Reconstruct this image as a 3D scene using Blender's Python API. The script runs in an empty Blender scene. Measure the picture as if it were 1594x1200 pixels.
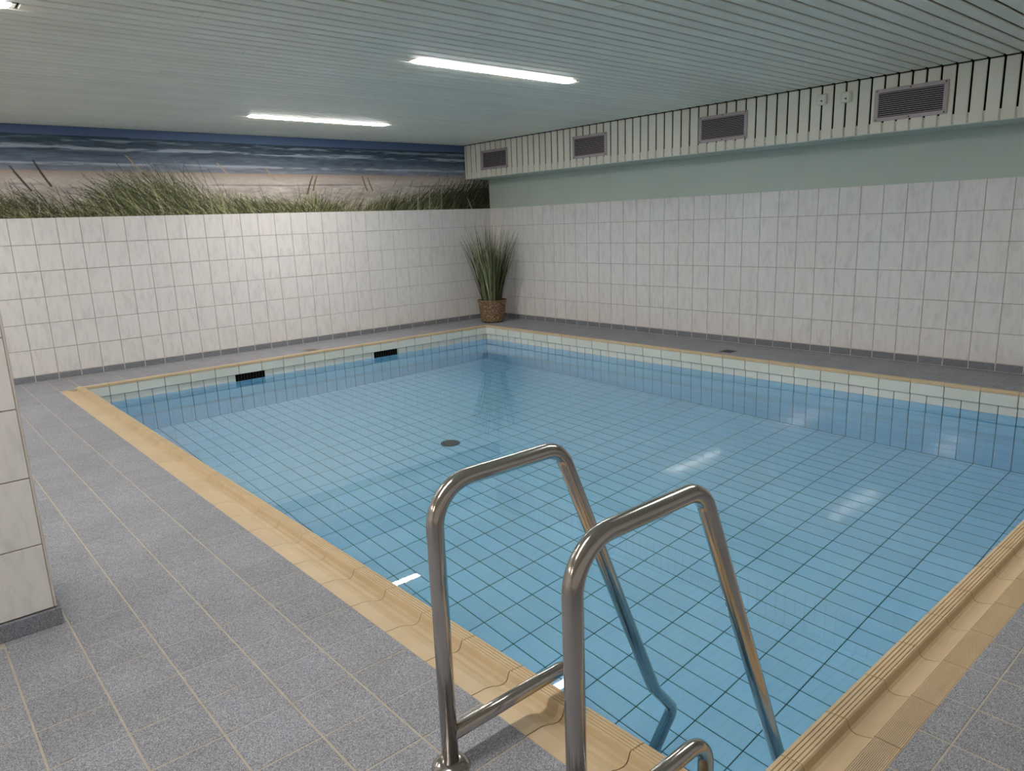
import bpy, math, random
import numpy as np
from mathutils import Vector, Matrix

random.seed(7)
rng = np.random.default_rng(11)
sc = bpy.context.scene
col = sc.collection

# ------------------------------------------------------------------ camera, world, exposure
YAW, PITCH, ROLL, FPX = math.radians(49.1067), math.radians(-12.7007), math.radians(-2.1422), 1128.6
F = Vector((math.cos(YAW) * math.cos(PITCH), math.sin(YAW) * math.cos(PITCH), math.sin(PITCH)))
R0 = Vector((math.sin(YAW), -math.cos(YAW), 0))
U0 = R0.cross(F)
Rv = R0 * math.cos(ROLL) + U0 * math.sin(ROLL)
Uv = U0 * math.cos(ROLL) - R0 * math.sin(ROLL)
CAM = Vector((-6.9137, -8.3272, 1.3612))
cd = bpy.data.cameras.new('camera')
cam = bpy.data.objects.new('camera', cd)
col.objects.link(cam)
M = Matrix.Identity(4)
for i in range(3):
    M[i][0], M[i][1], M[i][2], M[i][3] = Rv[i], Uv[i], -F[i], CAM[i]
cam.matrix_world = M
cd.sensor_fit = 'HORIZONTAL'
cd.sensor_width = 36.0
cd.lens = FPX / 1594.0 * 36.0
cd.clip_start = 0.05
sc.camera = cam

w = bpy.data.worlds.new('world')
sc.world = w
w.use_nodes = True
w.node_tree.nodes['Background'].inputs[0].default_value = (0.5, 0.55, 0.6, 1)
w.node_tree.nodes['Background'].inputs[1].default_value = 0.0

sc.view_settings.view_transform = 'Standard'
sc.view_settings.look = 'None'
sc.view_settings.gamma = 1.0
sc.view_settings.use_curve_mapping = False
sc.view_settings.exposure = 0.0
LAMP = 69.0                       # radiance of the lamp diffusers

sc.cycles.max_bounces = 14
sc.cycles.diffuse_bounces = 7
sc.cycles.glossy_bounces = 6
sc.cycles.transmission_bounces = 8
sc.cycles.caustics_reflective = True
sc.cycles.caustics_refractive = True
sc.cycles.blur_glossy = 0.3
sc.cycles.sample_clamp_indirect = 0.0
sc.cycles.use_denoising = True

# ------------------------------------------------------------------ dimensions (metres, far room corner = origin)
XL, YN = -12.6, -10.0              # left wall, wall behind the camera
H = 2.415                         # ceiling
TW, TH, BB = 0.2, 0.2493, 0.0668  # wall tile pitch, baseboard height
PHM, PHR = 0.4679, 0.9085         # wall joint phases
ZT = BB + 6 * TH                  # top of the wall tiles
PX1, PX0 = -0.693, -5.585         # pool right / left wall
PY1, PY0 = -0.649, -7.545         # pool back / near wall
ZB, ZBT = -0.122, -0.029          # band tiles bottom / top
ZW, ZF = -0.192, -1.525           # water, pool floor
BX, BZ = -0.428, 1.964            # bulkhead face, bulkhead underside
PITCHP, PH0 = 0.1053, -0.0445     # ceiling and bulkhead panel pitch, first joint

# ------------------------------------------------------------------ helpers
def lin(r, g, b):
    f = lambda c: (c / 255 / 12.92) if c / 255 <= 0.04045 else ((c / 255 + 0.055) / 1.055) ** 2.4
    return (f(r), f(g), f(b), 1)

def tag(o, label=None, cat=None, group=None, kind=None):
    if label: o['label'] = label
    if cat: o['category'] = cat
    if group: o['group'] = group
    if kind: o['kind'] = kind
    return o

def link(name, me, mat=None, parent=None, loc=None):
    o = bpy.data.objects.new(name, me)
    col.objects.link(o)
    if mat is not None and me is not None and len(me.materials) == 0:
        me.materials.append(mat)
    if parent is not None: o.parent = parent
    if loc is not None: o.location = loc
    return o

def empty(name, loc=(0, 0, 0)):
    o = bpy.data.objects.new(name, None)
    col.objects.link(o)
    o.location = loc
    o.empty_display_size = 0.1
    return o

def mesh(name, v, f, smooth=False):
    me = bpy.data.meshes.new(name)
    me.from_pydata([tuple(map(float, p)) for p in v], [], f)
    if smooth:
        me.polygons.foreach_set('use_smooth', [True] * len(me.polygons))
    me.update()
    return me

def cbox_data(sx, sy, sz, c):
    hx, hy, hz = sx / 2, sy / 2, sz / 2
    c = min(c, hx * .9, hy * .9, hz * .9)
    V, idx = [], {}
    for a in (0, 1, 2):
        for s in (-1, 1):
            for p in (-1, 1):
                for q in (-1, 1):
                    h = [hx - c, hy - c, hz - c]
                    o = [0, 0, 0]
                    b1, b2 = [k for k in (0, 1, 2) if k != a]
                    o[a] = s * (h[a] + c); o[b1] = p * h[b1]; o[b2] = q * h[b2]
                    sg = [0, 0, 0]; sg[a] = s; sg[b1] = p; sg[b2] = q
                    idx[(a, tuple(sg))] = len(V)
                    V.append(tuple(o))
    Fc = []
    def add(l):
        pts = [Vector(V[i]) for i in l]
        n = (pts[1] - pts[0]).cross(pts[2] - pts[0])
        ce = sum(pts, Vector()) / len(pts)
        Fc.append(l if n.dot(ce) > 0 else l[::-1])
    for a in (0, 1, 2):
        b1, b2 = [k for k in (0, 1, 2) if k != a]
        for s in (-1, 1):
            l = []
            for p, q in ((-1, -1), (1, -1), (1, 1), (-1, 1)):
                sg = [0, 0, 0]; sg[a] = s; sg[b1] = p; sg[b2] = q
                l.append(idx[(a, tuple(sg))])
            add(l)
    for a in (0, 1, 2):
        b1, b2 = [k for k in (0, 1, 2) if k != a]
        for p in (-1, 1):
            for q in (-1, 1):
                s1 = [0, 0, 0]; s1[a] = -1; s1[b1] = p; s1[b2] = q
                s2 = list(s1); s2[a] = 1
                add([idx[(b1, tuple(s1))], idx[(b1, tuple(s2))], idx[(b2, tuple(s2))], idx[(b2, tuple(s1))]])
    for x in (-1, 1):
        for y in (-1, 1):
            for z in (-1, 1):
                add([idx[(k, (x, y, z))] for k in (0, 1, 2)])
    return V, Fc

_cache = {}
def cbox(sx, sy, sz, c, mat):
    key = (round(sx, 4), round(sy, 4), round(sz, 4), round(c, 4), mat.name)
    if key not in _cache:
        v, f = cbox_data(sx, sy, sz, c)
        me = mesh('chamfered_block', v, f)
        me.materials.append(mat)
        _cache[key] = me
    return _cache[key]

def block(name, lo, hi, mat, parent=None, c=0.001):
    s = [abs(hi[i] - lo[i]) for i in range(3)]
    ce = [(hi[i] + lo[i]) / 2 for i in range(3)]
    return link(name, cbox(s[0], s[1], s[2], c, mat), None, parent, ce)

def joined(name, items, mat, parent=None):
    V, Fa, n = [], [], 0
    for lo, hi, c in items:
        s = [abs(hi[i] - lo[i]) for i in range(3)]
        ce = [(hi[i] + lo[i]) / 2 for i in range(3)]
        v, f = cbox_data(s[0], s[1], s[2], c)
        V += [(p[0] + ce[0], p[1] + ce[1], p[2] + ce[2]) for p in v]
        Fa += [tuple(k + n for k in g) for g in f]
        n += len(v)
    return link(name, mesh(name, V, Fa), mat, parent)

def boxes_mesh(name, items):
    V, Fa = [], []
    for lo, hi in items:
        n = len(V)
        V += [(x, y, z) for x in (lo[0], hi[0]) for y in (lo[1], hi[1]) for z in (lo[2], hi[2])]
        Fa += [tuple(n + k for k in q) for q in ((0, 1, 3, 2), (4, 6, 7, 5), (0, 4, 5, 1), (2, 3, 7, 6), (0, 2, 6, 4), (1, 5, 7, 3))]
    return mesh(name, V, Fa)

def sweep(path, rad, seg=16, cap=True):
    P = [Vector(p) for p in path]
    n = len(P)
    T = [((P[min(i + 1, n - 1)] - P[max(i - 1, 0)])).normalized() for i in range(n)]
    up = Vector((0, 1, 0)) if abs(T[0].y) < .9 else Vector((1, 0, 0))
    N = (up - T[0] * up.dot(T[0])).normalized()
    V, Fa = [], []
    for i in range(n):
        N = (N - T[i] * N.dot(T[i])).normalized()
        B = T[i].cross(N)
        r = rad[i] if isinstance(rad, (list, tuple)) else rad
        for k in range(seg):
            a = 2 * math.pi * k / seg
            V.append(P[i] + (N * math.cos(a) + B * math.sin(a)) * r)
    for i in range(n - 1):
        for k in range(seg):
            k2 = (k + 1) % seg
            Fa.append((i * seg + k, i * seg + k2, (i + 1) * seg + k2, (i + 1) * seg + k))
    if cap:
        Fa.append(tuple(range(seg))[::-1]); Fa.append(tuple((n - 1) * seg + k for k in range(seg)))
    return V, Fa

def fillet(pts, rads, steps=10):
    P = [Vector(p) for p in pts]
    out = [P[0]]
    for i in range(1, len(P) - 1):
        a, b, c = P[i - 1], P[i], P[i + 1]
        d1, d2 = (a - b).normalized(), (c - b).normalized()
        ang = d1.angle(d2)
        t = min(rads[i] / math.tan(ang / 2), (a - b).length * .49, (c - b).length * .49)
        r = t * math.tan(ang / 2)
        bis = (d1 + d2).normalized()
        ce = b + bis * (r / math.sin(ang / 2))
        s, e = b + d1 * t - ce, b + d2 * t - ce
        for k in range(steps + 1):
            q = s.slerp(e, k / steps) if s.angle(e) > 1e-4 else s
            out.append(ce + q.normalized() * r)
    out.append(P[-1])
    return out

def lathe(prof, seg=32):
    V, Fa = [], []
    n = len(prof)
    for k in range(seg):
        a = 2 * math.pi * k / seg
        V += [(r * math.cos(a), r * math.sin(a), z) for r, z in prof]
    for k in range(seg):
        k2 = (k + 1) % seg
        for i in range(n - 1):
            Fa.append((k * n + i, k2 * n + i, k2 * n + i + 1, k * n + i + 1))
    return V, Fa

# ------------------------------------------------------------------ materials
class NT:
    def __init__(s, name):
        s.m = bpy.data.materials.new(name); s.m.use_nodes = True
        s.t = s.m.node_tree; s.b = s.t.nodes['Principled BSDF']
    def n(s, ty, **kw):
        nd = s.t.nodes.new(ty)
        for k, v in kw.items():
            if k.startswith('i_'):
                key = k[2:]; key = int(key) if key.isdigit() else key.replace('_', ' ')
                nd.inputs[key].default_value = v
            else: setattr(nd, k, v)
        return nd
    def l(s, a, b): s.t.links.new(a, b)
    def set(s, **kw):
        for k, v in kw.items(): s.b.inputs[k.replace('_', ' ')].default_value = v
        return s
    def ramp(s, fac, stops, interp='LINEAR'):
        r = s.n('ShaderNodeValToRGB'); r.color_ramp.interpolation = interp
        e = r.color_ramp.elements
        while len(e) < len(stops): e.new(0.5)
        for k, (p, c) in enumerate(stops): e[k].position = p; e[k].color = c
        s.l(fac, r.inputs[0]); return r.outputs[0]
    def mix(s, fac, a, b, mode='MIX'):
        m = s.n('ShaderNodeMix', data_type='RGBA', blend_type=mode)
        for sock, v in ((m.inputs[0], fac), (m.inputs[6], a), (m.inputs[7], b)):
            if hasattr(v, 'links'): s.l(v, sock)
            else: sock.default_value = v
        return m.outputs[2]
    def bump(s, h, strength=.2, dist=.002):
        b = s.n('ShaderNodeBump'); b.inputs['Strength'].default_value = strength; b.inputs['Distance'].default_value = dist
        s.l(h, b.inputs['Height']); s.l(b.outputs[0], s.b.inputs['Normal'])

def plain(name, c, rough=.5, metal=0.0, spec=.5):
    k = NT(name); k.set(Base_Color=c, Roughness=rough, Metallic=metal)
    k.b.inputs['Specular IOR Level'].default_value = spec
    return k.m

def mat_wall_tile():
    k = NT('white_marbled_wall_tile')
    g = k.n('ShaderNodeNewGeometry'); oi = k.n('ShaderNodeObjectInfo')
    off = k.n('ShaderNodeVectorMath', operation='SCALE', i_Scale=13.0)
    cmb = k.n('ShaderNodeCombineXYZ'); k.l(oi.outputs['Random'], cmb.inputs[0]); k.l(oi.outputs['Random'], cmb.inputs[2])
    k.l(cmb.outputs[0], off.inputs[0])
    ad = k.n('ShaderNodeVectorMath', operation='ADD'); k.l(g.outputs['Position'], ad.inputs[0]); k.l(off.outputs[0], ad.inputs[1])
    mp = k.n('ShaderNodeMapping'); mp.inputs['Rotation'].default_value = (0.5, 0.5, 0); mp.inputs['Scale'].default_value = (9, 9, 2.6)
    k.l(ad.outputs[0], mp.inputs[0])
    nz = k.n('ShaderNodeTexNoise', i_Scale=2.2, i_Detail=5.0, i_Roughness=.6, i_Distortion=.6); k.l(mp.outputs[0], nz.inputs['Vector'])
    c = k.ramp(nz.outputs[0], [(0.30, (.67, .645, .63, 1)), (0.5, (.77, .745, .728, 1)), (.75, (.81, .785, .765, 1))])
    k.l(c, k.b.inputs['Base Color'])
    k.set(Roughness=.10); k.b.inputs['Specular IOR Level'].default_value = .5
    return k.m

def mat_deck(name, a, b, c3):
    k = NT(name)
    g = k.n('ShaderNodeNewGeometry')
    n1 = k.n('ShaderNodeTexVoronoi', i_Scale=520.0); k.l(g.outputs['Position'], n1.inputs['Vector'])
    sp = k.n('ShaderNodeSeparateColor'); k.l(n1.outputs['Color'], sp.inputs[0])
    n2 = k.n('ShaderNodeTexNoise', i_Scale=5.0, i_Detail=4.0); k.l(g.outputs['Position'], n2.inputs['Vector'])
    oi = k.n('ShaderNodeObjectInfo')
    c = k.ramp(sp.outputs[0], [(.05, a), (.5, b), (.95, c3)])
    v = k.ramp(n2.outputs[0], [(.35, (.93, .92, .90, 1)), (.7, (1.03, 1.03, 1.04, 1))])
    c = k.mix(1.0, c, v, 'MULTIPLY')
    v2 = k.ramp(oi.outputs['Random'], [(0, (.95, .95, .95, 1)), (1, (1.04, 1.04, 1.05, 1))])
    c = k.mix(1.0, c, v2, 'MULTIPLY')
    k.l(c, k.b.inputs['Base Color'])
    k.set(Roughness=.7); k.b.inputs['Specular IOR Level'].default_value = .18
    return k.m

def mat_noise(name, a, b, scale, rough=.5, bump=0, spec=.5, objvar=.0, metal=0):
    k = NT(name)
    g = k.n('ShaderNodeNewGeometry')
    n1 = k.n('ShaderNodeTexNoise', i_Scale=scale, i_Detail=4.0); k.l(g.outputs['Position'], n1.inputs['Vector'])
    c = k.ramp(n1.outputs[0], [(.3, a), (.7, b)])
    if objvar:
        oi = k.n('ShaderNodeObjectInfo')
        v = k.ramp(oi.outputs['Random'], [(0, (1 - objvar,) * 3 + (1,)), (1, (1 + objvar * .5,) * 3 + (1,))])
        c = k.mix(1.0, c, v, 'MULTIPLY')
    k.l(c, k.b.inputs['Base Color'])
    k.set(Roughness=rough, Metallic=metal); k.b.inputs['Specular IOR Level'].default_value = spec
    if bump: k.bump(n1.outputs[0], bump, .001)
    return k.m

M_tile = mat_wall_tile()
M_grout = mat_noise('grey_grout', lin(166, 161, 156), lin(184, 178, 172), 20, .85)
M_grout_l = mat_noise('pale_grout', lin(222, 216, 206), lin(234, 228, 218), 20, .85)
M_deck = mat_deck('speckled_grey_deck_tile', lin(108, 111, 119), lin(148, 150, 157), lin(190, 192, 198))
M_base = mat_deck('speckled_slate_baseboard_tile', lin(96, 100, 108), lin(126, 130, 138), lin(160, 163, 169))
M_deck_grout = mat_noise('sandy_deck_grout', lin(174, 166, 152), lin(190, 181, 166), 14, .9)
M_coping = mat_noise('beige_coping_ceramic', lin(204, 180, 143), lin(212, 189, 153), 9, .45, .05, .4, .05)
M_coping_joint = plain('coping_joint', lin(150, 138, 120), .8)
M_band = mat_noise('pale_glazed_band_tile', lin(212, 215, 205), lin(222, 223, 213), 3, .16, 0, .5, .04)
M_white = mat_noise('white_glazed_pool_tile', lin(212, 214, 206), lin(224, 224, 216), 3, .16, 0, .5, .04)
M_blue = mat_noise('light_blue_glazed_pool_tile', lin(166, 221, 248), lin(172, 226, 251), 2, .06, 0, .5, .05)
M_pgrout = plain('dark_teal_pool_grout', lin(26, 76, 92), .8)
M_green = mat_noise('sage_green_wall_paint', lin(186, 196, 186), lin(191, 200, 190), 2, .7, 0, .3)
M_panel = mat_noise('pale_mint_metal_panel', lin(228, 225, 210), lin(232, 229, 214), 2, .42, 0, .4, .05)
M_slot = plain('dark_panel_gap', lin(34, 40, 38), .9, 0, .1)
M_black = plain('black_void', lin(9, 10, 10), .9, 0, .1)
M_steel = mat_noise('polished_stainless_steel', (.50, .47, .44, 1), (.57, .54, .51, 1), 6, .16, 0, .5, 0, 1.0)
M_grille = plain('pinkish_grey_grille_metal', lin(178, 166, 168), .5, .2)
M_slat = plain('grille_slat_metal', lin(150, 142, 146), .5, .2)
M_trimw = plain('pale_plastic_edge_trim', lin(208, 200, 190), .45)
M_box = plain('pale_mint_plastic', lin(226, 226, 212), .5)
M_dark = plain('dark_grey_plastic', lin(48, 52, 52), .5)
M_flap = plain('black_flap_plastic', lin(26, 27, 28), .6)
M_lampm = plain('white_enamelled_lamp_metal', lin(232, 232, 226), .4)
M_brown = mat_noise('brown_drain_metal', lin(120, 98, 78), lin(144, 120, 98), 30, .5)

def mat_emit(name, c, g):
    k = NT(name)
    k.set(Base_Color=(.9, .9, .88, 1))
    k.b.inputs['Emission Color'].default_value = c
    k.b.inputs['Emission Strength'].default_value = LAMP * g
    return k.m
M_emit = mat_emit('lit_lamp_diffuser', (1.0, .96, .915, 1), 1.0)
M_emit_warm = mat_emit('lit_warm_lamp_diffuser', (1.0, .925, .85, 1), 1.35)

def mat_water():
    k = NT('clear_pool_water')
    k.set(Base_Color=(.97, .995, 1.0, 1), Roughness=0.0, IOR=1.333)
    k.b.inputs['Transmission Weight'].default_value = 1.0
    g = k.n('ShaderNodeNewGeometry')
    n1 = k.n('ShaderNodeTexNoise', i_Scale=1.6, i_Detail=1.0); k.l(g.outputs['Position'], n1.inputs['Vector'])
    k.bump(n1.outputs[0], .06, .004)
    return k.m
M_water = mat_water()

# ------------------------------------------------------------------ lamp slots in the ceiling
LAMPS = []                         # (x0, x1, slot index)
for kslot in (12, 38, 64):
    for x0, x1 in ((-4.02, -2.485), (-7.73, -6.195), (-11.44, -9.905)):
        LAMPS.append((x0, x1, kslot))

# ------------------------------------------------------------------ the setting
floor = link('floor', boxes_mesh('floor', [
    ((XL, PY1 + .02, -.30), (0.0, 0.0, -.0012)), ((XL, YN, -.30), (0.0, PY0 - .2007, -.0012)),
    ((PX0 - .2065, PY1 - .0605, -.3), (PX0 - .066, PY1 + .02, -.0012)),
    ((XL, PY0 - .2007, -.30), (PX0 - .2057, PY1 + .02, -.0012)), ((PX1 + .0185, PY0 - .2007, -.30), (0.0, PY1 + .02, -.0012))]), M_deck_grout)
tag(floor, 'grey speckled tile pool deck running around the sunken pool', 'floor', kind='structure')
GX, GY, GP = -5.9995, -5.8635, 0.1962
deck = []
rects = [(-9.4, YN + .6, -5.789, -0.012), (-5.789, PY1 - .0585, -5.655, PY1 + .017), (-5.789, PY1 + .017, -0.012, -0.012), (PX1 + .017, -8.6, -0.012, PY1 + .017), (-5.789, YN + .6, PX1 + .017, -7.7445)]
def cuts(a, b, o, p):
    k0 = math.ceil((a - o) / p - 1e-6); l = [a]
    while o + k0 * p < b - 1e-6:
        if o + k0 * p - a > .012: l.append(o + k0 * p)
        k0 += 1
    if len(l) > 1 and b - l[-1] < .03: l.pop()
    l.append(b); return l
JG = .0032
for (x0, y0, x1, y1) in rects:
    xs, ys = cuts(x0, x1, GX, GP), cuts(y0, y1, GY, GP)
    for a, b in zip(xs[:-1], xs[1:]):
        for c, d in zip(ys[:-1], ys[1:]):
            if b - a < .015 or d - c < .015: continue
            if a < -6.6 and b < -6.59 and a > -7.21 and d > -5.43 and c < -4.9 and a > -7.2 and d < -4.95: continue
            deck.append(((a + JG, c + JG * .75, -.012), (b - JG, d - JG * .75, 0.0)))
def sees(p):
    d = Vector(p) - CAM; z = d.dot(F)
    if z <= .1: return -1
    u = 797 + FPX * d.dot(Rv) / z; v = 600 - FPX * d.dot(Uv) / z
    return 1 / (z * z) if (-150 < u < 1744 and -120 < v < 1420) else -1
def sz(b):
    s = sees(((b[0][0] + b[1][0]) / 2, (b[0][1] + b[1][1]) / 2, 0))
    d = Vector(((b[0][0] + b[1][0]) / 2, (b[0][1] + b[1][1]) / 2, 0)) - CAM
    area = (b[1][0] - b[0][0]) * (b[1][1] - b[0][1])
    return (s > 0, area / d.length ** 3)
deck.sort(key=sz, reverse=True)
for b in deck[:298]: block('floor_tile', b[0], b[1], M_deck, floor, .0012)
tag(joined('floor_tile_field', [(a, b, .0012) for a, b in deck[298:]], M_deck, floor), kind='stuff')

# back wall with tiles
wall_back = link('wall_back', boxes_mesh('wall_back', [((XL, .004, -.3), (0.004, .25, H + .1))]), M_grout)
tag(wall_back, 'white tiled far wall below the printed beach mural', 'wall', kind='structure')
wall_right = link('wall_right', boxes_mesh('wall_right', [((.004, YN, -.3), (.25, .25, H + .1))]), M_green)
tag(wall_right, 'white tiled right wall with sage green paint above the tiles', 'wall', kind='structure')
link('grout_bed', boxes_mesh('grout_bed', [((0.0, YN, 0), (.004, 0.004, ZT - .001))]), M_grout, wall_right)
baseb = link('baseboard_back', boxes_mesh('baseboard_back', [((XL, -.0098, 0), (-.0098, .004, BB - .0005))]), M_grout_l)
tag(baseb, 'dark speckled tile baseboard along the far mural wall', 'baseboard', kind='structure')
baser = link('baseboard_right', boxes_mesh('baseboard_right', [((-.0098, YN, 0), (.004, -.0098, BB - .0005))]), M_grout_l)
tag(baser, 'dark speckled tile baseboard along the right wall', 'baseboard', kind='structure')
JW, D = .0019, .008
xs = [0.0] + [-(PHM + TW * k) for k in range(-2, 38)]
xs = [x for x in xs if x <= 0]; xs.sort(reverse=True)
ys = [0.0] + [-(PHR + TW * k) for k in range(-4, 37)]
ys = [y for y in ys if y <= 0]; ys.sort(reverse=True)
for a, b in zip(xs[1:], xs[:-1]):
    if b - a < .03: continue
    for r in range(6):
        t_ = block('wall_tile', (a + JW, -D, BB + r * TH + JW), (b - JW, .004, BB + (r + 1) * TH - (JW if r < 5 else 0)), M_tile, wall_back, .0016)
        t_.rotation_euler = (random.gauss(0, .0012), 0, random.gauss(0, .0012))
    block('baseboard_tile', (a + JW * 1.1, -D - .003, .002), (b - JW * 1.1, 0, BB - .002), M_base, baseb, .0016)
for a, b in zip(ys[1:], ys[:-1]):
    if b - a < .03: continue
    for r in range(6):
        t_ = block('wall_tile', (-D, a + JW, BB + r * TH + JW), (.003, b - JW, BB + (r + 1) * TH - (JW if r < 5 else 0)), M_tile, wall_right, .0016)
        t_.rotation_euler = (0, random.gauss(0, .0012), random.gauss(0, .0012))
    block('baseboard_tile', (-D - .003, a + JW * 1.1, .002), (0, b - JW * 1.1, BB - .002), M_base, baser, .0016)

def far_wall(name, lo, hi, label):
    k = NT(name + '_tiling')
    g = k.n('ShaderNodeNewGeometry')
    sp = k.n('ShaderNodeSeparateXYZ'); k.l(g.outputs['Position'], sp.inputs[0])
    ad = k.n('ShaderNodeMath', operation='ADD'); k.l(sp.outputs[0], ad.inputs[0]); k.l(sp.outputs[1], ad.inputs[1])
    cm = k.n('ShaderNodeCombineXYZ'); k.l(ad.outputs[0], cm.inputs[0]); k.l(sp.outputs[2], cm.inputs[1])
    br = k.n('ShaderNodeTexBrick', offset=0.0, i_Scale=1.0, i_Mortar_Size=.002)
    br.inputs['Color1'].default_value = (.74, .72, .71, 1); br.inputs['Color2'].default_value = (.78, .76, .75, 1); br.inputs['Mortar'].default_value = (.4, .39, .38, 1)
    br.inputs['Brick Width'].default_value = .2; br.inputs['Row Height'].default_value = .2493
    k.l(cm.outputs[0], br.inputs['Vector']); k.l(br.outputs[0], k.b.inputs['Base Color']); k.set(Roughness=.3)
    return tag(link(name, boxes_mesh(name, [(lo, hi)]), k.m), label, 'wall', kind='structure')
far_wall('wall_left', (XL - .2, YN, -.3), (XL, .25, H + .1), 'tiled left wall of the hall beyond the pillar')
far_wall('wall_front', (XL - .2, YN - .2, -.3), (.25, YN, H + .1), 'tiled wall closing the hall opposite the mural')

# ceiling: backing, metal panels, each a part
ceiling = link('ceiling', boxes_mesh('ceiling', [((XL, YN, H + .016), (0, .004, H + .1))]), M_slot)
tag(ceiling, 'low pale green ceiling of long metal panels with dark gaps', 'ceiling', kind='structure')
npan = int(-YN / PITCHP)
for k in range(-1, npan):
    y1 = PH0 - PITCHP * k; y0 = y1 - PITCHP
    y1 = min(y1, -.002)
    if y1 - y0 < .02: continue
    runs = [(XL, BX - .012)]
    for (a, b, ks) in LAMPS:
        if ks == k:
            new = []
            for (p, q) in runs:
                if a > p and b < q: new += [(p, a - .012), (b + .012, q)]
                else: new.append((p, q))
            runs = new
    if len(runs) == 1 and k % 3 != 1:
        cut = -3.1 - 2.6 * ((k * 37) % 11) / 11
        runs = [(XL, cut - .0006), (cut + .0006, BX - .012)]
    for (p, q) in runs:
        block('ceiling_panel', (p, y0 + .0082, H), (q, y1 - .0082, H + .014), M_panel, ceiling, .0045)

# bulkhead along the right wall with upright panels
bulk = link('wall_bulkhead', boxes_mesh('wall_bulkhead', [((BX + .03, YN, BZ + .03), (0.003, -.002, H + .015))]), M_black)
tag(bulk, 'boxed bulkhead clad in upright mint metal panels under the ceiling', 'bulkhead', kind='structure')
link('soffit', boxes_mesh('soffit', [((BX + .008, YN, BZ), (-.001, -.003, BZ + .028))]), M_green, bulk)
link('carrier_rail', boxes_mesh('carrier_rail', [((BX + .016, YN, BZ + .03), (BX + .028, -.003, BZ + .085))]), M_panel, bulk)
link('edge_shadow_strip', boxes_mesh('edge_shadow_strip', [((BX - .004, YN, H - .005), (BX + .012, -.003, H + .001))]), M_slot, bulk)  # thin dark strip painting the shadow line between cladding and ceiling
for k in range(-1, 88):
    y1 = PH0 - PITCHP * k; y0 = y1 - PITCHP
    y1 = min(y1, -.004)
    if y1 - y0 < .02: continue
    block('cladding_panel', (BX, y0 + .0075, BZ + .004), (BX + .014, y1 - .0075, H - .0055), M_panel, bulk, .004)

# pillar
PXC, PYC = -6.612, -5.42
pillar = link('wall_pillar', boxes_mesh('wall_pillar', [((-7.20, PYC + .008, 0), (PXC - .006, -4.96, H))]), M_grout)
tag(pillar, 'white tiled pillar on a dark plinth at the left edge', 'pillar', kind='structure')
PT = .2455
for r in range(10):
    z0 = .0668 + r * PT; z1 = min(z0 + PT, H - .003)
    if z1 - z0 < .03: continue
    for a, b in ((-6.862, PXC - .006), (-7.112, -6.862), (-7.2, -7.112)):
        block('wall_tile', (a + JW, PYC, z0 + JW), (b - JW, PYC + .01, z1 - JW), M_tile, pillar, .0014)
    for a, b in ((-5.41, -5.19), (-5.19, -4.96)):
        block('wall_tile', (PXC - .008, a + JW, z0 + JW), (PXC + .002, b - JW, z1 - JW), M_tile, pillar, .0014)
block('corner_trim', (PXC - .006, PYC - .001, .0668), (PXC + .002, PYC + .007, H), M_trimw, pillar, .003)
block('plinth', (-7.2, PYC - .013, 0), (PXC + .012, PYC + .003, .064), M_base, pillar, .002)
block('plinth', (PXC + .001, PYC + .004, 0), (PXC + .012, -4.96, .064), M_base, pillar, .002)

# ------------------------------------------------------------------ the pool
pool = empty('swimming_pool', (0, 0, 0))
tag(pool, 'sunken rectangular swimming pool lined with light blue tiles', 'swimming pool')
shell = link('basin', boxes_mesh('basin', [
    ((PX0 - .3, PY0 - .3, ZF - .3), (PX1 + .3, PY1 + .3, ZF - .004)),
    ((PX0 - .14, PY1 + .004, ZF - .01), (PX1 + .018, PY1 + .018, -.032)),
    ((PX1 + .004, PY0, ZF - .01), (PX1 + .018, PY1 + .018, -.032)),
    ((PX0 - .14, PY0, ZF - .01), (PX0 - .004, PY1 + .018, -.045)),
    ((PX0 - .14, PY0 - .13, ZF - .01), (PX1 + .018, PY0 - .004, -.045))]), M_pgrout, pool)
# floor tiles 0.125 x 0.25
JP = .0029
fx = [PX1] + [PX1 - .0557 - .125 * k for k in range(0, 40)]
fx = [x for x in fx if x > PX0 + .02] + [PX0]
fy = [PY1] + [PY1 - .2143 - .25 * k for k in range(0, 30)]
fy = [y for y in fy if y > PY0 + .02] + [PY0]
pf = []
for a, b in zip(fx[1:], fx[:-1]):
    for c, d in zip(fy[1:], fy[:-1]):
        pf.append(((a + JP, c + JP, ZF - .012), (b - JP, d - JP, ZF)))
def psz(b):
    x, y = (b[0][0] + b[1][0]) / 2, (b[0][1] + b[1][1]) / 2
    hid = x < -5.05 + (-7.3 - y) * -.16 and y > -7.3   # strip hidden behind the left coping
    s = sees((x, y, -.9))
    return (s > 0 and not hid and y > -7.25, -(Vector((x, y, ZF)) - CAM).length)
pf.sort(key=psz, reverse=True)
for b in pf[:298]: block('pool_floor_tile', b[0], b[1], M_blue, pool, .0012)
tag(joined('pool_floor_tile_field', [(a, b, .0012) for a, b in pf[298:]], M_blue, pool), kind='stuff')
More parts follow.
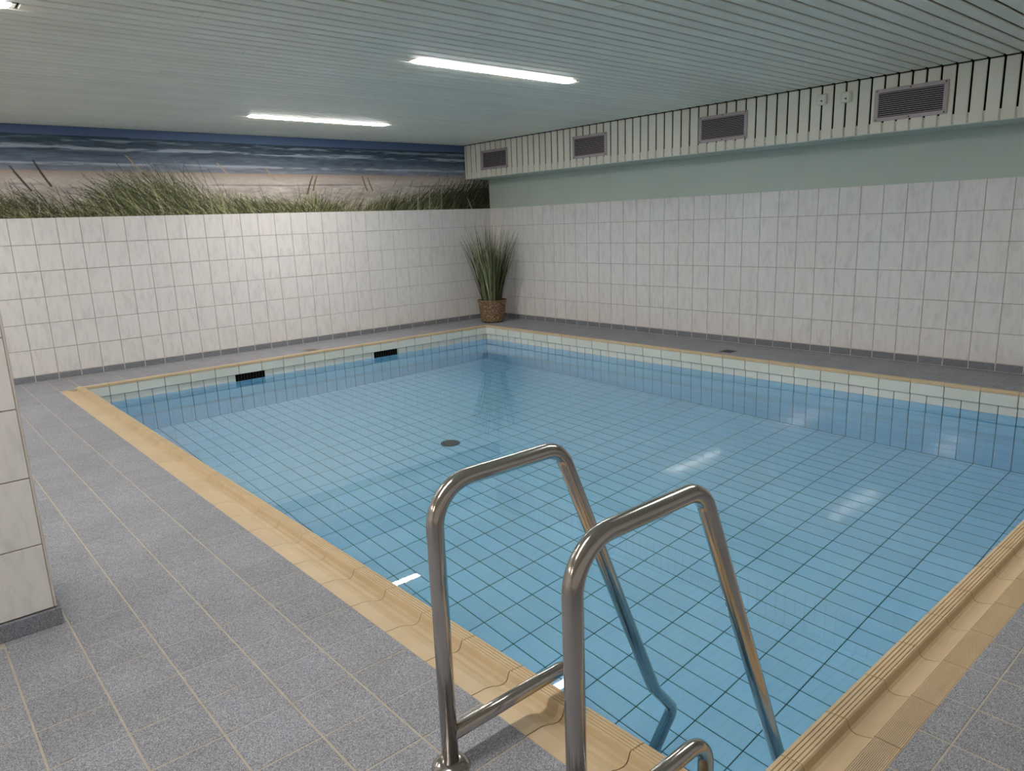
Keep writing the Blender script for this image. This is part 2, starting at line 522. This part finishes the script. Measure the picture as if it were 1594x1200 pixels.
# wall tiles
RZ = [ZB] + [-.195 - .19 * k for k in range(8)]
items = {'back': [], 'right': [], 'left': [], 'near': []}
bands = {'back': [], 'right': [], 'left': [], 'near': []}
JV = .0026
bx = [PX1] + [PX1 - .1807 - .25 * k for k in range(19)] + [PX0]
by = [PY1] + [PY1 - .2143 - .25 * k for k in range(27)]
by = [y for y in by if y > PY0 + .02] + [PY0]
for a, b in zip(bx[1:], bx[:-1]):
    bands['back'].append(((a + JV, PY1 - .014, ZB + .001), (b - JV, PY1 + .006, ZBT)))
    bands['near'].append(((a + JV, PY0 - .006, ZB + .001), (b - JV, PY0 + .004, ZBT - .02)))
for a, b in zip(by[1:], by[:-1]):
    bands['right'].append(((PX1 - .014, a + JV, ZB + .001), (PX1 + .006, b - JV, ZBT)))
    bands['left'].append(((PX0 - .006, a + JV, ZB + .001), (PX0 + .004, b - JV, ZBT - .02)))
for r in range(8):
    z1, z0 = RZ[r], RZ[r + 1]
    for a, b in zip(fx[1:], fx[:-1]):
        items['back'].append((r, (a + JV, PY1, z0 + JV), (b - JV, PY1 + .008, z1 - JV)))
        items['near'].append((r, (a + JV, PY0 - .008, z0 + JV), (b - JV, PY0, z1 - JV)))
    hy = []
    for y in by[:-1]:
        hy += [y]
    hy2 = [PY1] + [PY1 - .0893 - .125 * k for k in range(60)]
    hy2 = [y for y in hy2 if y > PY0 + .02] + [PY0]
    for a, b in zip(hy2[1:], hy2[:-1]):
        items['right'].append((r, (PX1, a + JV, z0 + JV), (PX1 + .008, b - JV, z1 - JV)))
        items['left'].append((r, (PX0 - .008, a + JV, z0 + JV), (PX0, b - JV, z1 - JV)))
for side in ('back', 'right'):
    for lo, hi in bands[side]: block('band_tile', lo, hi, M_band, pool, .003)
tag(joined('band_tile_row', [(a, b, .003) for s in ('left', 'near') for a, b in bands[s]], M_band, pool), kind='stuff')
one, rest_b, rest_w = [], [], []
for side in ('back', 'right', 'left', 'near'):
    for r, lo, hi in items[side]:
        if side in ('back', 'right') and r < 1: block('pool_rim_tile', lo, hi, M_white, pool, .0012)
        elif r < 1: rest_w.append((lo, hi, .0012))
        elif side in ('back', 'right'): one.append((lo, hi))
        else: rest_b.append((lo, hi, .0012))
one.sort(key=lambda b: (b[0][2] > -1.0, -(Vector(b[0]) - CAM).length), reverse=True)
for lo, hi in one[:298]: block('pool_wall_tile', lo, hi, M_blue, pool, .0012)
tag(joined('pool_wall_tile_field', [(a, b, .0012) for a, b in one[298:]] + rest_b, M_blue, pool), kind='stuff')
tag(joined('pool_rim_tile_row', rest_w, M_white, pool), kind='stuff')

# coping. profile: (distance outward from the pool face, z)
def arc(cx, cz, r, a0, a1, n):
    return [(cx + r * math.cos(math.radians(a0 + (a1 - a0) * i / n)), cz + r * math.sin(math.radians(a0 + (a1 - a0) * i / n))) for i in range(n + 1)]
def lip_profile(ribbed):
    p = [(-.004, -.048), (-.004, -.012)]
    p += arc(.004, -.006, .008, 180, 110, 3)
    x = .0035
    for i in range(4):                                # four grip grooves
        z = .0035 + .0011 * i
        p += [(x + .0075, z + .0008), (x + .0086, z - .0028), (x + .0108, z - .0028), (x + .0118, z + .0012)]
        x += .0118
    p += [(.055, .0085), (.059, .004), (.062, -.004), (.066, -.015), (.073, -.021), (.084, -.0235)]
    if ribbed:
        p += [(.104, -.0195), (.108, -.0185), (.124, -.0125), (.128, -.0085)]
        x = .130
        while x < .196:
            p += [(x, -.0022), (x + .0027, -.0022), (x + .0031, -.0038), (x + .0042, -.0038)]
            x += .0046
        p += [(.2, -.002)]
    else:
        p += [(.104, -.0195), (.124, -.0105), (.150, -.004), (.205, -.0015)]
    p += [(p[-1][0], -.048)]
    return p
def rim_profile():
    return [(-.016, -.028), (-.016, -.010), (-.014, -.004), (-.009, -.001), (.002, .0005), (.012, .0005), (.017, -.001), (.018, -.028)]
def stone_mesh(name, prof, length, axis):
    V = []
    for s in (0, length):
        for d, z in prof:
            V.append((-d, -s, z) if axis == 'left' else ((s, -d, z) if axis == 'near' else ((-s, d, z) if axis == 'back' else (d, -s, z))))
    n = len(prof)
    Fa = [(i, i + 1, n + i + 1, n + i) for i in range(n - 1)] + [(n - 1, 0, n, 2 * n - 1)] + [tuple(range(n))[::-1], tuple(range(n, 2 * n))]
    me = mesh(name, V, Fa); me.materials.append(M_coping)
    import bmesh
    bm = bmesh.new(); bm.from_mesh(me); bmesh.ops.recalc_face_normals(bm, faces=bm.faces); bm.to_mesh(me); bm.free()
    return me
JC = .0016
P_l, P_n, P_r = lip_profile(False), lip_profile(True), rim_profile()
def run(axis, prof, a, b, pitch, first):
    # stones from coordinate a (start) over total length; first = length of the first stone
    pos, ln = 0.0, first
    total = abs(b - a); cache = {}
    while pos < total - .01:
        ln2 = min(ln, total - pos)
        key = round(ln2, 4)
        if key not in cache: cache[key] = stone_mesh('coping_stone', prof, ln2 - 2 * JC, axis)
        st = pos + JC
        loc = {'left': (PX0, a - st, 0), 'near': (a + st, PY0, 0), 'back': (a - st, PY1, 0), 'right': (PX1, a - st, 0)}[axis]
        link('coping_stone', cache[key], None, pool, loc)
        pos += ln2; ln = pitch
run('left', P_l, PY1 - .06, PY0, .2395, (5.837 - abs(PY1 - .06)) % .2395)
run('near', P_n, PX0, PX1, .245, .460 % .245 + .0)
run('back', P_r, PX1, PX0 - .05, .25, .1807)
run('right', P_r, PY1, PY0, .25, .2143)
# corner pieces
block('coping_stone', (PX0 - .205, PY0 - .2, -.048), (PX0 - JC, PY0 - JC, -.003), M_coping, pool, .004)
block('coping_stone', (PX1 + JC, PY1 + JC, -.028), (PX1 + .018, PY1 + .018, .0003), M_coping, pool, .004)
block('coping_stone', (PX0 - .064, PY1 - .06 + JC, -.045), (PX0 + .0, PY1 + .018, .006), M_coping, pool, .012)
link('coping_joint_bed', boxes_mesh('coping_joint_bed', [
    ((PX0 - .203, PY0 - .19, -.10), (PX0 - .150, PY1 - .062, -.0065)), ((PX0 - .155, PY0 - .19, -.10), (PX0 - .006, PY1 - .062, -.0265)),
    ((PX0 - .05, PY0 - .198, -.10), (PX1, PY0 - .132, -.0065)), ((PX0 - .05, PY0 - .14, -.10), (PX1, PY0 - .006, -.0265)),
    ((PX0 - .054, PY0, -.05), (PX0 - .008, PY1 - .062, -.001)), ((PX0, PY0 - .054, -.05), (PX1, PY0 - .008, -.001)),
    ((PX0 - .05, PY1 - .012, -.05), (PX1, PY1 + .016, -.002)), ((PX1 - .012, PY0, -.05), (PX1 + .016, PY1, -.002))]), M_coping_joint, pool)

# skimmer openings in the back pool wall
for k, (x0, x1) in enumerate(((-4.167, -3.847), (-2.469, -2.142))):
    s = link('skimmer', boxes_mesh('skimmer', [((x0, PY1 - .0075, -.212), (x0 + .008, PY1 + .004, ZB)), ((x1 - .008, PY1 - .0075, -.212), (x1, PY1 + .004, ZB)),
        ((x0 + .008, PY1 - .0075, -.212), (x1 - .008, PY1 + .004, -.204)), ((x0 + .008, PY1 - .003, -.204), (x1 - .008, PY1 + .003, ZB))]), M_black, pool)
    tag(s, 'black skimmer opening')
    for j in range(9):
        xx = x0 + .03 + j * (x1 - x0 - .06) / 8
        block('flap_rib', (xx - .003, PY1 - .0055, -.2035), (xx + .003, PY1 - .0035, ZB - .004), M_flap, s, .001)
# drain cover on the pool floor
dv, df = lathe([(.0, .016), (.05, .015), (.078, .010), (.088, .002), (.09, .0)], 32)
dc = link('drain_cover', mesh('drain_cover', dv, df, True), plain('dark_green_drain_plastic', lin(52, 74, 74), .5), pool, (-3.152, -3.083, ZF))

# water
water = link('pool_water', mesh('pool_water', [(PX0, PY0, ZW), (PX1, PY0, ZW), (PX1, PY1, ZW), (PX0, PY1, ZW)], [(0, 1, 2, 3)]), M_water)
tag(water, 'still clear blue water filling the tiled pool', 'water', kind='stuff')

# ------------------------------------------------------------------ beach mural (flat print on the back wall)
def mural():
    res = .0050
    S, Z0, Z1 = 7.6, ZT, H
    nx, nz = int(S / res) + 1, int((Z1 - Z0) / res) + 1
    s = np.linspace(0, S, nx); z = np.linspace(Z0, Z1, nz)
    SS, ZZ = np.meshgrid(s, z)
    def fbm(sx, sz, oct=4, seed=0):
        r = np.random.default_rng(seed); out = np.zeros_like(SS); amp = 1
        for o in range(oct):
            gx, gz = int(S / sx * 2 ** o) + 3, int((Z1 - Z0) / sz * 2 ** o) + 3
            g = r.random((gz, gx))
            fx_, fz_ = SS / sx * 2 ** o, (ZZ - Z0) / sz * 2 ** o
            ix, iz = np.minimum(fx_.astype(int), gx - 2), np.minimum(fz_.astype(int), gz - 2)
            tx, tz = fx_ - ix, fz_ - iz
            tx, tz = tx * tx * (3 - 2 * tx), tz * tz * (3 - 2 * tz)
            out += amp * (g[iz, ix] * (1 - tx) * (1 - tz) + g[iz, ix + 1] * tx * (1 - tz) + g[iz + 1, ix] * (1 - tx) * tz + g[iz + 1, ix + 1] * tx * tz)
            amp *= .5
        return out / (2 - .5 ** (oct - 1))
    C = np.zeros((nz, nx, 3))
    L = lambda *c: np.array(c, float)
    hor = 2.324 + .012 * np.clip((SS - 3.5) / 2.5, 0, 1)
    def lerp(a, b, t): return a + (b - a) * np.clip(t, 0, 1)[..., None]
    C[:] = lerp(L(82, 103, 136), L(74, 94, 126), (ZZ - hor) / .09)
    sea = ZZ < hor
    t = (hor - ZZ) / (hor - 2.0)
    seac = lerp(L(44, 64, 78), L(104, 116, 134), t * 1.3)
    seac = lerp(seac, L(132, 136, 144), (t - .72) / .3)
    n = fbm(.5, .035, 4, 3); seac = seac + ((n - .5) * 40 + (fbm(.10, .012, 3, 31) - .5) * 34)[..., None]
    fo = fbm(.7, .03, 4, 5); f2 = fbm(.16, .015, 3, 6)
    band = np.exp(-((t - .33) / .07) ** 2) * 1.0 + np.exp(-((t - .78) / .05) ** 2) * .8 + np.exp(-((t - .12) / .06) ** 2) * .55
    foam = np.clip((fo * .6 + f2 * .5 - .52 + band * .16 - .06) * 7, 0, 1) * np.clip(band * 1.4, 0, 1)
    seac = seac + (L(182, 190, 202) - seac) * (foam * .75)[..., None]
    C = np.where(sea[..., None], seac, C)
    shore = 2.005 + (fbm(2.0, .3, 2, 8) - .5) * .03
    sand = ZZ < shore
    t2 = (shore - ZZ) / .43
    sc_ = lerp(L(166, 148, 134), L(190, 180, 174), t2 * 5)
    sc_ = lerp(sc_, L(164, 154, 144), (t2 - .3) * 1.5)
    ns = fbm(.35, .05, 5, 9); sc_ = sc_ + ((ns - .5) * 70 * np.clip(t2 * 3, .2, 1) + (fbm(.05, .015, 3, 33) - .5) * 40 * np.clip(t2 * 3, .1, 1))[..., None]
    dk = np.clip(1 - abs(ZZ - 1.885 - (fbm(1.2, .4, 2, 12) - .5) * .05) / .014, 0, 1) * np.clip((fbm(.6, .1, 3, 13) - .45) * 5, 0, 1)
    sc_ = sc_ - (dk * 50)[..., None]
    C = np.where(sand[..., None], sc_, C)
    r = np.random.default_rng(21)
    def stroke(s0, z0, ln, ang, curl, c, wd, op=.85):
        m = max(int(ln / res * 1.6), 6); tt = np.linspace(0, 1, m)
        a = ang + curl * tt
        ds = -np.sin(a) * ln / m; dz = np.cos(a) * ln / m
        px, pz = s0 + np.cumsum(ds), z0 + np.cumsum(dz)     # angle > 0 leans to the viewer's right
        wid = wd * (1.25 - .8 * tt)
        for off in ((0, 0), (1, 0)) if wd > .8 else ((0, 0),):
            ix = np.round((px) / res + off[0] * (wid > .55) * 1.0).astype(int); iz = np.round((pz - Z0) / res).astype(int)
            ok = (ix >= 0) & (ix < nx) & (iz >= 0) & (iz < nz)
            o = (op * np.clip(wid + .25, .25, 1))[ok][:, None]
            C[iz[ok], ix[ok]] = C[iz[ok], ix[ok]] * (1 - o) + np.array(c) * o
    pal = [L(96, 110, 66), L(66, 76, 44), L(124, 134, 86), L(138, 136, 100), L(164, 152, 122), L(38, 44, 26), L(84, 92, 62)]
    # undergrowth along the lower edge
    hgt = lambda q: .10 + .07 * math.sin(q * 2.1 + .6) + .05 * math.sin(q * 5.3)
    for i in range(5200):
        q = r.random() * S; hh = max(.05, hgt(q))
        c = pal[r.integers(0, 7)] * (.72 + .5 * r.random())
        lean = -.35 if q > 3.4 else .35
        stroke(q, Z0 - .03, (.35 + .9 * r.random()) * hh * 1.25, r.normal(lean * .8, .42), r.normal(lean, .5), c, .7)
    # long sparse stems
    for i in range(420):
        q = r.random() * S
        lean = -.5 if q > 2.6 else .45
        stroke(q, Z0 - .02, .16 + .2 * r.random(), r.normal(lean, .28), r.normal(lean * .6, .3), pal[r.integers(0, 7)] * (.9 + .4 * r.random()), .8, .7)
    def clump(qc, spread, ln, ang, n, dark=1.0, curl=.5):
        for i in range(n):
            q = r.normal(qc, spread)
            d = dark * (.6 + .6 * r.random())
            stroke(q, Z0 - .04 + abs(r.normal(0, .03)), ln * (.35 + .7 * r.random()), r.normal(ang, .22), r.normal(curl, .25), pal[r.integers(0, 7)] * d, .75)
    clump(4.30, .26, .62, -.62, 620, .95, -.35)      # big clump sweeping left
    clump(4.75, .20, .40, -.45, 260, .9, -.5)
    clump(5.75, .30, .36, -.45, 420, .72, -.4)
    clump(3.35, .25, .27, -.35, 240, .95, -.7)
    clump(2.75, .10, .30, .12, 70, 1.0, .2)
    clump(1.55, .30, .30, .42, 300, .9, .5)
    clump(.62, .26, .50, .62, 620, .62, .35)         # dark clump in the right corner
    clump(.22, .24, .52, .5, 520, .46, .35)
    clump(1.05, .2, .40, .55, 260, .75, .4)
    # pale straw stalks and dark gaps on top
    for i in range(1300):
        q = r.random() * S
        lean = -.5 if q > 2.6 else .45
        cc = (L(186, 176, 142), L(34, 38, 24), L(112, 124, 70), L(40, 48, 26))[i % 4] * (.75 + .4 * r.random())
        if q < .9: cc = cc * .62
        hh = .10 + (.30 if 4.0 < q < 5.0 else 0) + (.22 if q < .9 else 0) + .08 * r.random()
        stroke(q, Z0 - .02 + r.random() * .06, hh * (.4 + .7 * r.random()), r.normal(lean, .35), r.normal(lean * .6, .3), cc, .7, .75)
    # seed heads
    for (q, z_, ln, an, c) in ((4.62, 2.05, .16, -.75, (168, 150, 124)), (3.72, 2.02, .14, -.8, (176, 158, 134)), (3.2, 1.98, .13, -.7, (170, 150, 126)), (5.45, 1.9, .20, -.5, (54, 52, 42)), (5.62, 1.86, .2, -.6, (52, 52, 40)),
                               (2.82, 1.82, .17, .35, (92, 78, 58)), (2.74, 1.86, .14, .3, (120, 98, 74)), (2.0, 1.86, .14, -.35, (110, 92, 70)), (1.92, 1.86, .13, -.4, (120, 102, 78)), (1.62, 1.9, .13, .6, (172, 150, 122)), (1.15, 1.97, .13, .75, (176, 154, 128)), (.52, 1.98, .16, .7, (166, 150, 126)), (.42, 1.96, .18, .7, (150, 138, 108)),
                               (.30, 1.56, .16, -.5, (170, 160, 134)), (3.95, 1.6, .16, -.12, (150, 138, 112)), (3.82, 1.6, .22, -.1, (158, 146, 118)), (1.25, 1.6, .2, .05, (168, 160, 134)), (1.06, 1.6, .24, .06, (160, 152, 124)), (.86, 1.6, .2, .04, (150, 144, 112)), (2.25, 1.62, .26, .6, (150, 134, 104))):
        for d in (-.005, 0, .006):
            stroke(q + d, z_ - .05, ln * 1.35, an, 0.08, c, .9, .7)
    C = np.clip(C, 0, 255) / 255
    C = np.where(C <= .04045, C / 12.92, ((C + .055) / 1.055) ** 2.4)
    V = np.stack([-SS, np.full_like(SS, -.0006), ZZ], -1).reshape(-1, 3)
    idx = np.arange(nz * nx).reshape(nz, nx)
    Q = np.stack([idx[:-1, 1:], idx[:-1, :-1], idx[1:, :-1], idx[1:, 1:]], -1).reshape(-1, 4)
    me = bpy.data.meshes.new('beach_mural')
    me.vertices.add(len(V)); me.vertices.foreach_set('co', V.ravel())
    me.loops.add(Q.size); me.loops.foreach_set('vertex_index', Q.ravel())
    me.polygons.add(len(Q)); me.polygons.foreach_set('loop_start', np.arange(0, Q.size, 4)); me.polygons.foreach_set('loop_total', np.full(len(Q), 4))
    me.update(); me.validate()
    at = me.color_attributes.new('print', 'FLOAT_COLOR', 'POINT')
    at.data.foreach_set('color', np.concatenate([C.reshape(-1, 3), np.ones((nz * nx, 1))], 1).astype(np.float32).ravel())
    k = NT('printed_beach_wallpaper')
    a = k.n('ShaderNodeVertexColor', layer_name='print'); k.l(a.outputs[0], k.b.inputs['Base Color'])
    k.set(Roughness=.6); k.b.inputs['Specular IOR Level'].default_value = .3
    return link('beach_mural', me, k.m)
tag(mural(), 'panoramic photo mural of dune grass, sand and dark sea above tiles', 'mural')

# ------------------------------------------------------------------ ceiling lamps
LL = {(12, 0): 'bright recessed strip lamp nearest the beach mural', (12, 1): 'recessed strip lamp over the far deck beyond the pillar',
      (38, 0): 'bright recessed strip lamp over the middle of the pool', (38, 1): 'bright recessed strip lamp cut off at the top left corner',
      (64, 0): 'recessed strip lamp over the near end of the pool', (64, 1): 'recessed strip lamp above the deck by the ladder',
      (12, 2): 'recessed strip lamp by the mural at the far left end', (38, 2): 'recessed strip lamp mid way along the far left end', (64, 2): 'recessed strip lamp nearest the front at the left end'}
for i, (x0, x1, ks) in enumerate(LAMPS):
    y1 = PH0 - PITCHP * ks - .004; y0 = y1 - PITCHP + .008
    t = empty('ceiling_lamp', ((x0 + x1) / 2, (y0 + y1) / 2, H))
    tag(t, LL[(ks, 0 if x0 > -5 else (1 if x0 > -9 else 2))], 'lamp', 'recessed strip lamps in the ceiling')
    cx, cy = (x0 + x1) / 2, (y0 + y1) / 2
    hx, hy = (x1 - x0) / 2, (y1 - y0) / 2
    link('housing', boxes_mesh('housing', [((-hx, -hy, .0005), (hx, -hy + .004, .016)), ((-hx, hy - .004, .0005), (hx, hy, .016)), ((-hx, -hy, .0005), (-hx + .02, hy, .016)), ((hx - .02, -hy, .0005), (hx, hy, .016))]), M_lampm, t)
    a_, b_, e_ = hx - .02, hy - .0045, .009
    link('diffuser', mesh('diffuser', [(-a_, -b_, .002), (a_, -b_, .002), (a_, b_, .002), (-a_, b_, .002),
        (-a_ + .03, -b_ + .012, -e_), (a_ - .03, -b_ + .012, -e_), (a_ - .03, b_ - .012, -e_), (-a_ + .03, b_ - .012, -e_)],
        [(7, 6, 5, 4), (0, 4, 5, 1), (1, 5, 6, 2), (2, 6, 7, 3), (3, 7, 4, 0)]), M_emit_warm if (ks, x0) == (12, -4.02) else M_emit, t)

# ------------------------------------------------------------------ ventilation grilles on the bulkhead
GL = ['ventilation grille closest to the beach mural on the bulkhead', 'second ventilation grille from the mural on the bulkhead',
      'third ventilation grille from the mural on the bulkhead', 'largest looking ventilation grille, right of the two small boxes']
for i, (ya, yb) in enumerate(((-.391, -.929), (-2.097, -2.627), (-3.846, -4.387), (-5.555, -6.109))):
    z0, z1 = 2.059, 2.309
    yc, zc = (ya + yb) / 2, (z0 + z1) / 2
    t = empty('air_grille', (BX, yc, zc))
    tag(t, GL[i], 'vent', 'air grilles on the bulkhead')
    hw, hh, fr = (ya - yb) / 2, (z1 - z0) / 2, .03
    link('backing', boxes_mesh('backing', [((-.003, -hw + .01, -hh + .01), (-.0005, hw - .01, hh - .01))]), M_black, t)
    for lo, hi in (((-.012, -hw, hh - fr), (-.001, hw, hh)), ((-.012, -hw, -hh), (-.001, hw, -hh + fr)), ((-.012, -hw, -hh + fr), (-.001, -hw + fr * 1.1, hh - fr)), ((-.012, hw - fr * 1.1, -hh + fr), (-.001, hw, hh - fr))):
        block('frame_bar', lo, hi, M_grille, t, .002)
    ns = 12
    me = None
    for k in range(ns):
        zz = -hh + fr + (k + .5) * (2 * hh - 2 * fr) / ns
        if me is None:
            l = hw - fr * 1.1 + .002
            me = mesh('slat', [(-.0115, -l, .0040), (-.0115, l, .0040), (-.004, l, .0010), (-.004, -l, .0010), (-.0115, -l, -.0030), (-.0115, l, -.0030), (-.004, l, -.0036), (-.004, -l, -.0036)],
                      [(0, 1, 2, 3), (7, 6, 5, 4), (0, 4, 5, 1), (3, 2, 6, 7)])
            me.materials.append(M_slat)
        link('slat', me, None, t, (0, 0, zz))
    for yy in (-hw + .02, 0, hw - .02):
        for zz in (-hh + .013, hh - .013):
            v, f = lathe([(0, .0022), (.0045, .0015), (.006, 0)], 8)
            v = [(-.012 - p[2], p[0], p[1]) for p in v]
            link('screw', mesh('screw', v, f), M_dark, t, (0, yy, zz))

# two small boxes on the bulkhead
for (yc, zc, lb) in ((-5.109, 2.298, 'small pale square sensor box further from the large right grille'), (-5.320, 2.289, 'small pale square sensor box beside the large right grille')):
    t = empty('sensor_box', (BX, yc, zc))
    tag(t, lb, 'sensor', 'small boxes on the bulkhead')
    block('box_body', (-.028, -.042, -.044), (-.0005, .042, .044), M_box, t, .006)
    block('box_lid', (-.033, -.035, -.037), (-.0285, .035, .037), M_box, t, .002)
    link('arrow_mark', mesh('arrow_mark', [(-.0335, .012, -.012), (-.0335, -.012, -.004), (-.0335, -.012, -.022)], [(0, 1, 2)]), M_dark, t)

# ------------------------------------------------------------------ deck drains
def drain(x, y, s, label, mt):
    t = empty('floor_drain', (x, y, 0))
    tag(t, label, 'drain')
    for lo, hi in (((-s, -s, .0003), (s, -s + .012, .003)), ((-s, s - .012, .0003), (s, s, .003)), ((-s, -s + .012, .0003), (-s + .012, s - .012, .003)), ((s - .012, -s + .012, .0003), (s, s - .012, .003))):
        block('frame_bar', lo, hi, mt, t, .0008)
    link('sump', boxes_mesh('sump', [((-s + .01, -s + .01, .0002), (s - .01, s - .01, .0008))]), M_dark, t)
    for k in range(5):
        q = -s + .012 + (k + .5) * (2 * s - .024) / 5
        block('grate_bar', (q - .0065, -s + .012, .001), (q + .0065, s - .012, .0028), mt, t, .0006)
drain(-3.225, -.545, .064, 'small brownish square drain in the deck below the mural', M_brown)
drain(-.508, -4.30, .064, 'dark square drain in the deck along the right wall', M_dark)

# ------------------------------------------------------------------ pool ladder
lad = empty('pool_ladder', (-6.007, -7.21, 0))
tag(lad, 'stainless steel pool ladder with two arched handrails at the near corner', 'pool ladder')
RT = .0215
def put(name, v, f, mat, smooth=True):
    o = link(name, mesh(name, [Vector(p) - Vector((-6.007, -7.21, 0)) for p in v], f, smooth), mat, lad)
    return o
RY = (-6.985, -7.437)
for y in RY:
    pth = fillet([(-6.007, y, 0.002), (-6.010, y, .762), (-5.590, y, .760), (-5.205, y, -.11), (-5.062, y, -.42), (-5.45, y, -1.09), (-5.53, y, -1.09)], [0, .105, .085, .3, .085, .08, 0], 12)
    put('handrail', *sweep(pth, RT, 20), M_steel)
    pth = fillet([(-6.007, y, .093), (-5.545, y, .093), (-5.545, y, -.95)], [0, .075, 0], 12)
    put('bracket', *sweep(pth, RT * .93, 20), M_steel)
    v, f = lathe([(.0, .020), (.024, .020), (.036, .016), (.047, .008), (.051, .001), (.051, 0)], 32)
    put('flange', [(p[0] - 6.007, p[1] + y, p[2]) for p in v], f, M_steel)
for z in (-.42, -.66, -.90):
    o = link('tread', cbox(.07, abs(RY[0] - RY[1]) - .03, .025, .006, M_steel), None, lad, (-5.545 + 6.007, sum(RY) / 2 + 7.21, z))

# ------------------------------------------------------------------ potted grass in a basket
PB = Vector((-.420, -.470, 0))
pot = empty('potted_grass', PB)
tag(pot, 'tall ornamental grass in a brown wicker basket in the far corner', 'potted plant')
def basket():
    V, Fa = [], []
    seg, rows, hh = 96, 30, .292
    for j in range(rows + 1):
        t = j / rows
        z = .012 + t * hh
        r0 = .146 + (.196 - .146) * (t ** .8)
        for k in range(seg):
            a = 2 * math.pi * k / seg
            wv = math.sin(a * 16) * (1 if (j // 2) % 2 else -1)
            rr = r0 + .0075 * wv * (1 if j % 2 else .2) + (.002 if j % 2 else -.002)
            V.append((rr * math.cos(a), rr * math.sin(a), z))
    for j in range(rows):
        for k in range(seg):
            k2 = (k + 1) % seg
            Fa.append((j * seg + k, j * seg + k2, (j + 1) * seg + k2, (j + 1) * seg + k))
    return V, Fa
kk = NT('woven_brown_wicker')
g_ = kk.n('ShaderNodeNewGeometry')
nw = kk.n('ShaderNodeTexNoise', i_Scale=60.0, i_Detail=3.0); kk.l(g_.outputs['Position'], nw.inputs['Vector'])
c_ = kk.ramp(nw.outputs[0], [(.3, lin(66, 48, 34)), (.5, lin(122, 98, 72)), (.7, lin(180, 156, 124))])
kk.l(c_, kk.b.inputs['Base Color']); kk.set(Roughness=.65)
M_wick = kk.m
v, f = basket()
link('basket', mesh('basket', v, f, True), M_wick, pot)
def ring(r, z, tr, n, amp):
    out = []
    for s in (0, 1):
        P = []
        for k in range(97):
            a = 2 * math.pi * k / 96
            ph = a * n + s * math.pi
            P.append(((r + amp * math.cos(ph)) * math.cos(a), (r + amp * math.cos(ph)) * math.sin(a), z + amp * math.sin(ph)))
        out.append(sweep(P, tr, 8, False))
    V, Fa = out[0]
    n0 = len(V)
    return V + out[1][0], Fa + [tuple(i + n0 for i in q) for q in out[1][1]]
for nm, r_, z_ in (('rim_braid', .196, .303), ('base_braid', .150, .022)):
    v, f = ring(r_, z_, .0075, 22, .006)
    link(nm, mesh(nm, v, f, True), M_wick, pot)
link('base_disc', mesh('base_disc', *lathe([(.0, .0), (.138, .0), (.142, .004), (.142, .014), (0, .016)], 32)), M_black, pot)
link('soil', mesh('soil', *lathe([(0, .272), (.1, .27), (.186, .262)], 32)), plain('dark_potting_soil', lin(30, 24, 18), .95), pot)
def blades():
    V, Fa, Cc = [], [], []
    r = random.Random(5)
    for i in range(330):
        a = r.uniform(0, 2 * math.pi); q = math.sqrt(r.random())
        bx_, by_ = .125 * q * math.cos(a), .125 * q * math.sin(a)
        ln = r.uniform(.55, 1.0) * (1.10 if i % 5 else 1.20)
        tilt = q * r.uniform(.12, .52) + abs(r.gauss(0, .05))
        az = a + r.gauss(0, .35)
        bend = r.uniform(.02, .30) * (1.5 if i % 9 == 0 else 1)
        wd = r.uniform(.0035, .0085)
        side = Vector((-math.sin(az + .6), math.cos(az + .6), 0))
        n = 9; p = Vector((bx_, by_, .262)); th = tilt * .6
        c = random.choice([(.09, .12, .05), (.16, .20, .085), (.05, .07, .033), (.36, .38, .23), (.25, .28, .15), (.025, .036, .018)])
        base = len(V)
        for j in range(n + 1):
            t = j / n
            wj = wd * (1 - t ** 2.2) + .0004
            nn = Vector((math.cos(az), math.sin(az), 0)) * .25 * wj
            V += [p + side * wj, p + nn, p - side * wj]
            Cc += [c] * 3
            th2 = th + bend * t * t * 1.6
            p = p + Vector((math.cos(az) * math.sin(th2), math.sin(az) * math.sin(th2), math.cos(th2))) * ln / n
            # keep clear of both walls
            p.x = min(p.x, -PB.x - .025); p.y = min(p.y, -PB.y - .025)
        for j in range(n):
            b = base + j * 3
            Fa += [(b, b + 1, b + 4, b + 3), (b + 1, b + 2, b + 5, b + 4)]
    me = mesh('foliage', V, Fa, True)
    at = me.color_attributes.new('leaf', 'FLOAT_COLOR', 'POINT')
    at.data.foreach_set('color', np.array([list(c) + [1] for c in Cc], np.float32).ravel())
    return me
kf = NT('green_grass_leaf')
a_ = kf.n('ShaderNodeVertexColor', layer_name='leaf'); kf.l(a_.outputs[0], kf.b.inputs['Base Color']); kf.set(Roughness=.5)
tag(link('foliage', blades(), kf.m, pot), kind='stuff')
